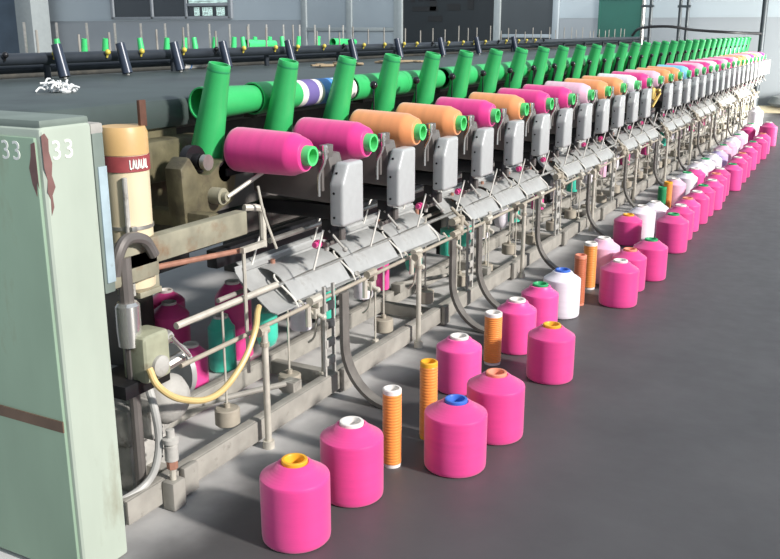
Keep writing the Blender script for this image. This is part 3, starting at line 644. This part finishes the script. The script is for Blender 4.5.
A(-1.396, 2.34, 'pink', 'cardwhite', 'pink yarn package with white core behind the first yellow-cored one', .105, .258)
A(-1.177, 2.69, 'pink', 'blue', 'pink yarn package with a blue core standing out in the aisle', .111, .25)
A(-1.148, 2.996, 'pink', 'salmon', 'pink yarn package with salmon core right behind the blue-cored one', .110, .25)
A(-1.459, 3.353, 'rose', 'cardwhite', 'lighter pink package with white core behind the yellow-topped orange tube', .098, .235)
A(-1.414, 3.936, 'rose', 'cardwhite', 'lighter pink package with white core next to the plain orange tube', .095, .25)
A(-1.407, 4.252, 'rose', 'coregreen', 'lighter pink package with green core beside the white one', .095, .25)
A(-1.15, 3.662, 'pink', 'yellow', 'pink yarn package with yellow core standing alone on the aisle side')
A(-1.394, 4.579, 'white', 'blue', 'white yarn package with blue core between green-cored pink one and the brown tube', .10, .25)
A(-1.384, 5.364, 'palepink', 'cardwhite', 'pale pink package standing behind the white-topped orange tube', .10, .27)
A(-1.171, 4.93, 'pink', 'cardwhite', 'pink package with white core, first of the trio on the aisle edge', .107, .25)
A(-1.198, 5.266, 'pink', 'salmon', 'pink package squeezed in the middle of the trio on the aisle edge', .10, .24)
A(-1.143, 5.574, 'pink', 'coregreen', 'pink package with dark green core, last of the trio on the aisle edge', .105, .245)
A(-1.50, 6.46, 'pink', 'yellow', 'pink package with yellow core standing by the machine before the white ones', .10, .21)
A(-1.459, 6.709, 'white', 'cardwhite', 'first of two white packages standing together beside a yellow-cored pink one', .10, .235)
A(-1.41, 6.926, 'white', 'cardwhite', 'second of two white packages standing together beside a yellow-cored pink one', .10, .235)
A(-1.171, 6.38, 'pink', 'coregreen', 'large pink package with green core starting the long aisle-edge line', .110, .26)
A(-1.50, 8.13, 'palepink', 'cardwhite', 'pale pink package standing past the green-topped orange tube', .095, .235)
for i, (x, y) in enumerate([(-1.20, 6.80), (-1.21, 7.12), (-1.2, 7.46), (-1.21, 7.80), (-1.19, 8.12), (-1.22, 8.52), (-1.24, 8.86), (-1.18, 9.22), (-1.2, 9.75), (-1.21, 10.12), (-1.22, 10.7), (-1.24, 11.24), (-1.22, 11.68), (-1.24, 12.2)]):
    A(x, y, 'pink' if i % 3 != 1 else 'rose', ('cardwhite', 'salmon', 'cardwhite', 'coregreen')[i % 4], '%s pink package behind the large green-cored one in the aisle-edge line' % nth(i+1), .10, .25)
A(-1.27, 13.1, 'pink', 'cardwhite', 'pink package standing apart at the far end of the aisle-edge line', .115, .31)
for i, (x, y, mm, w) in enumerate([(-1.47, 8.5, 'white', 'white'), (-1.45, 8.78, 'rose', 'pink'), (-1.5, 9.2, 'white', 'white'), (-1.48, 9.52, 'white', 'white'), (-1.47, 9.9, 'white', 'white'), (-1.46, 10.25, 'lilac', 'lilac'), (-1.5, 10.8, 'palepink', 'pale pink'),
                                (-1.49, 11.15, 'palepink', 'pale pink'), (-1.52, 11.65, 'white', 'white'), (-1.51, 12.0, 'palepink', 'pale pink'), (-1.53, 12.4, 'white', 'white'), (-1.52, 13.1, 'pink', 'bright pink'), (-1.54, 13.5, 'palepink', 'pale pink')]):
    A(x, y, mm, 'cardwhite' if i % 3 else 'coregreen', '%s package along the machine side of the far double line, %s yarn' % (nth(i+1), w), .098, .245)
A(-1.66, 15.0, 'white', 'cardwhite', 'tall white package at the far end of the machine', .11, .36)
def bobbin(x, y, mm, cap, r, h, lab):
    t = thing('orange_tube_bobbin', lab, 'bobbin', (x, y, 0), (0, 0, random.uniform(0, 6)), 'slim orange tube bobbins')
    pr = [(r*.80, .012)]
    n = 24
    for j in range(n):
        z0 = .012+(h-.03)*j/n; z1 = .012+(h-.03)*(j+1)/n
        pr += [(r*.955, z0+.0005), (r, z0+(z1-z0)*.3), (r, z0+(z1-z0)*.7), (r*.955, z1-.0005)]
    pr.append((r*.8, h-.018))
    ob('yarn', B().lathe(pr, 28).mesh('yarn', mm), t)
    ob('tube', B().lathe([(0, .002), (r*.7, .0), (r*.93, .0), (r*.95, .012), (r*.8, .013), (r*.8, h-.02), (r*.98, h-.018), (r*.98, h-.003), (r*.9, h), (r*.74, h), (r*.7, h-.01), (r*.66, h-.05), (0, h-.06)], 28).mesh('tube', cap), t, label={'yellow': 'yellow tube', 'coregreen': 'green tube'}.get(cap))
bobbin(-1.376, 2.586, 'orange', 'cardwhite', .034, .295, 'slim orange bobbin with white rims beside the white-cored pink package')
bobbin(-1.361, 2.85, 'orange', 'yellow', .034, .31, 'slim orange bobbin with yellow top behind the blue-cored package')
bobbin(-1.444, 3.708, 'orange', 'cardwhite', .041, .25, 'stout orange bobbin with white top between two lighter pink packages')
bobbin(-1.365, 4.811, 'brownorange', 'salmon', .034, .29, 'slim brownish orange bobbin beside the white package')
bobbin(-1.408, 5.161, 'orange', 'cardwhite', .040, .285, 'orange bobbin with white top in front of the pale pink package')
bobbin(-1.53, 7.75, 'dkgreen', 'coregreen', .036, .22, 'green-topped bobbin by the machine before the long double line')
bobbin(-1.52, 7.93, 'orange', 'yellow', .038, .24, 'orange bobbin just past the green-topped one')

# ------------------------------------------------------------------ things lying on the deck
f = B()
for k in range(9):
    f.lathe([(0, 0), (.02, .0), (.024, .008), (.014, .018), (0, .02)], 9, (random.gauss(0, .022), random.gauss(0, .02), 0), (random.uniform(-.2, .2), .1, 1))
for k in range(46):
    a = Vector((random.gauss(0, .028), random.gauss(0, .022), random.uniform(.004, .025)))
    d = Vector((random.uniform(-.025, .025), random.uniform(-.025, .025), random.uniform(-.004, .014)))
    c = a+d*2; c.z = max(.004, c.z)
    f.tube([a, a+d+Vector((0, 0, .012)), c], .0042, 5, 4)
thing('yarn_waste', 'small heap of white yarn waste lying on the dark deck', 'yarn waste', (-3.02, 2.73, DZ), me=f.mesh('yarn_waste', 'lint'))
t = thing('paper_tube', 'white paper tube lying on the dark deck near the far edge', 'tube', (-4.03, 4.78, DZ+.03), (0, 0, .0))
ob('tube', B().pipe((0, -.12, 0), (-.05, .16, .0), .030, .026, .004).mesh('paper_tube', 'cardwhite'), t)
ob('band', B().lathe([(.0285, .07), (.0305, .07), (.030, .085), (.028, .085)], 24, (0, -.12, 0), (-.05, .28, 0)).mesh('tube_band', 'skyblue'), t)
for i, (x, y, l, lab) in enumerate(((-3.45, 5.6, .3, 'low tan heap of scrap waste on the deck before the far pipe'), (-3.4, 6.5, .2, 'smaller tan scrap heap on the deck beyond the first'))):
    f = B()
    for k in range(16): f.box((random.gauss(0, .05), random.uniform(-l, l), random.uniform(.008, .02)), (random.uniform(.03, .09), random.uniform(.05, .14), .012), .003, Matrix.Rotation(random.uniform(0, 3), 3, 'Z'))
    thing('scrap_heap', lab, 'waste', (x, y, DZ), me=f.mesh('scrap_heap', 'tan'))
# frame and boxes at the far corner of the deck
t = thing('far_end_cabinet', 'dark steel cabinet at the near end of the far side, beyond the deck', 'cabinet', (-4.35, 2.62, 0))
ob('body', B().box((0, 0, .6), (.34, .55, 1.2), .01).mesh('body', 'casing'), t)
ob('panel', B().box((.175, 0, .9), (.012, .45, .5), .005).mesh('panel', 'pipe'), t)
ob('rail', B().box((.0, 0, 1.22), (.3, .5, .04), .006).box((.12, -.2, 1.25), (.04, .06, .06)).mesh('rail', 'lightpanel'), t)

# ------------------------------------------------------------------ next machine in the hall
m2 = thing('winding_machine', 'second winding machine standing further back in the hall', 'machine', (-10.6, 12.5, 0))
def m2p(name, bb, mm):
    for v in bb.bm.verts: v.co -= Vector((-10.6, 12.5, 0))
    return ob(name, bb.mesh(name, mm), m2)
m2p('body_casing', B().box((-10.6, 12.3, .62), (.9, 10.4, 1.0), .02).box((-10.6, 12.3, .06), (1.1, 10.4, .12), .01), 'casing')
m2p('deck', B().box((-10.6, 12.3, 1.14), (1.25, 10.5, .05), .01), 'deck')
m2p('rail', B().cyl((-10.0, 7.2, 1.18), (-10.0, 17.4, 1.18), .03), 'pipe')
m2p('frame_end', B().box((-10.6, 7.2, .8), (1.2, .3, 1.0), .02), 'deck')
for k in range(18):
    y = 7.6+k*.55
    m2p('guide_rod', B().cyl((-10.2, y, 1.1), (-10.2, y, 1.60), .018, seg=6), 'steel')
fc = B().lathe([(.04, 0), (.052, 0), (.038, .22), (.030, .22), (.030, .19), (0, .19)], 14).mesh('far_cone', 'green')
for i, y in enumerate((9.05, 9.5, 9.9, 10.65, 11.2, 11.62, 11.9, 12.38, 12.9, 13.2, 13.5, 13.95, 14.4, 14.9, 15.6)):
    thing('far_cone_tube', '%s small green cone on the second machine, from the column side' % nth(i+1), 'cone tube', (-9.98, y, 1.165), (0, .12 if i % 3 else -.12, 0), 'green cones on the second machine', fc)
fl = B().pipe((0, 0, 0), (.08, .75, 0), .085, .06, .006, 16).mesh('far_lying', 'green')
for i, y in enumerate((13.3, 16.2)):
    thing('far_lying_cone', ('%s green cone lying on the rail of the second machine, from the column side') % nth(i+1), 'cone tube', (-10.0, y, 1.255), None, 'green cones lying on the second machine', fl)

# ------------------------------------------------------------------ light
W = bpy.data.worlds.new('World'); S.world = W; W.use_nodes = True
bg = W.node_tree.nodes['Background']; bg.inputs['Color'].default_value = (.74, .86, 1.0, 1); bg.inputs['Strength'].default_value = .6
sun = bpy.data.lights.new('sun', 'SUN'); sun.energy = 5.3; sun.angle = math.radians(5); sun.color = (1, .95, .90)
so = bpy.data.objects.new('sun', sun); COL.objects.link(so); d = Vector((-.87, .06, -.48)); so.rotation_euler = d.to_track_quat('-Z', 'Y').to_euler(); so.location = (4, 8, 6)
def wall_fill_light(loc, to, size, e, col=(.92, .97, 1)):
    l = bpy.data.lights.new('wall_fill_light', 'AREA'); l.shape = 'RECTANGLE'; l.size, l.size_y = size; l.energy = e; l.color = col
    o = bpy.data.objects.new('wall_fill_light', l); COL.objects.link(o); o.location = loc
    o.rotation_euler = (Vector(to)-Vector(loc)).to_track_quat('-Z', 'Y').to_euler()
wall_fill_light((2.4, 15.2, .95), (-1.0, 18.8, .4), (2.4, 1.2), 950, (1, .98, .92))  # stands in for daylight entering low at the far right
wall_fill_light((-6.5, 12.5, 4.8), (-14, 18.8, 1.9), (5, 2.4), 420)  # added overhead fill for the left of the end wall, no window behind it
# ------------------------------------------------------------------ camera
cam = bpy.data.cameras.new('camera'); cam.lens = 900/780*36; cam.sensor_width = 36; cam.clip_end = 200
co = bpy.data.objects.new('camera', cam); COL.objects.link(co); co.location = (0, 0, 1.5)
co.rotation_euler = (PI/2-math.atan(249.5/900), 0, math.atan(500/math.hypot(900, 249.5)))
S.camera = co
S.view_settings.view_transform = 'Standard'; S.view_settings.look = 'None'; S.view_settings.gamma = 1; S.view_settings.exposure = 0
S.view_settings.use_curve_mapping = False
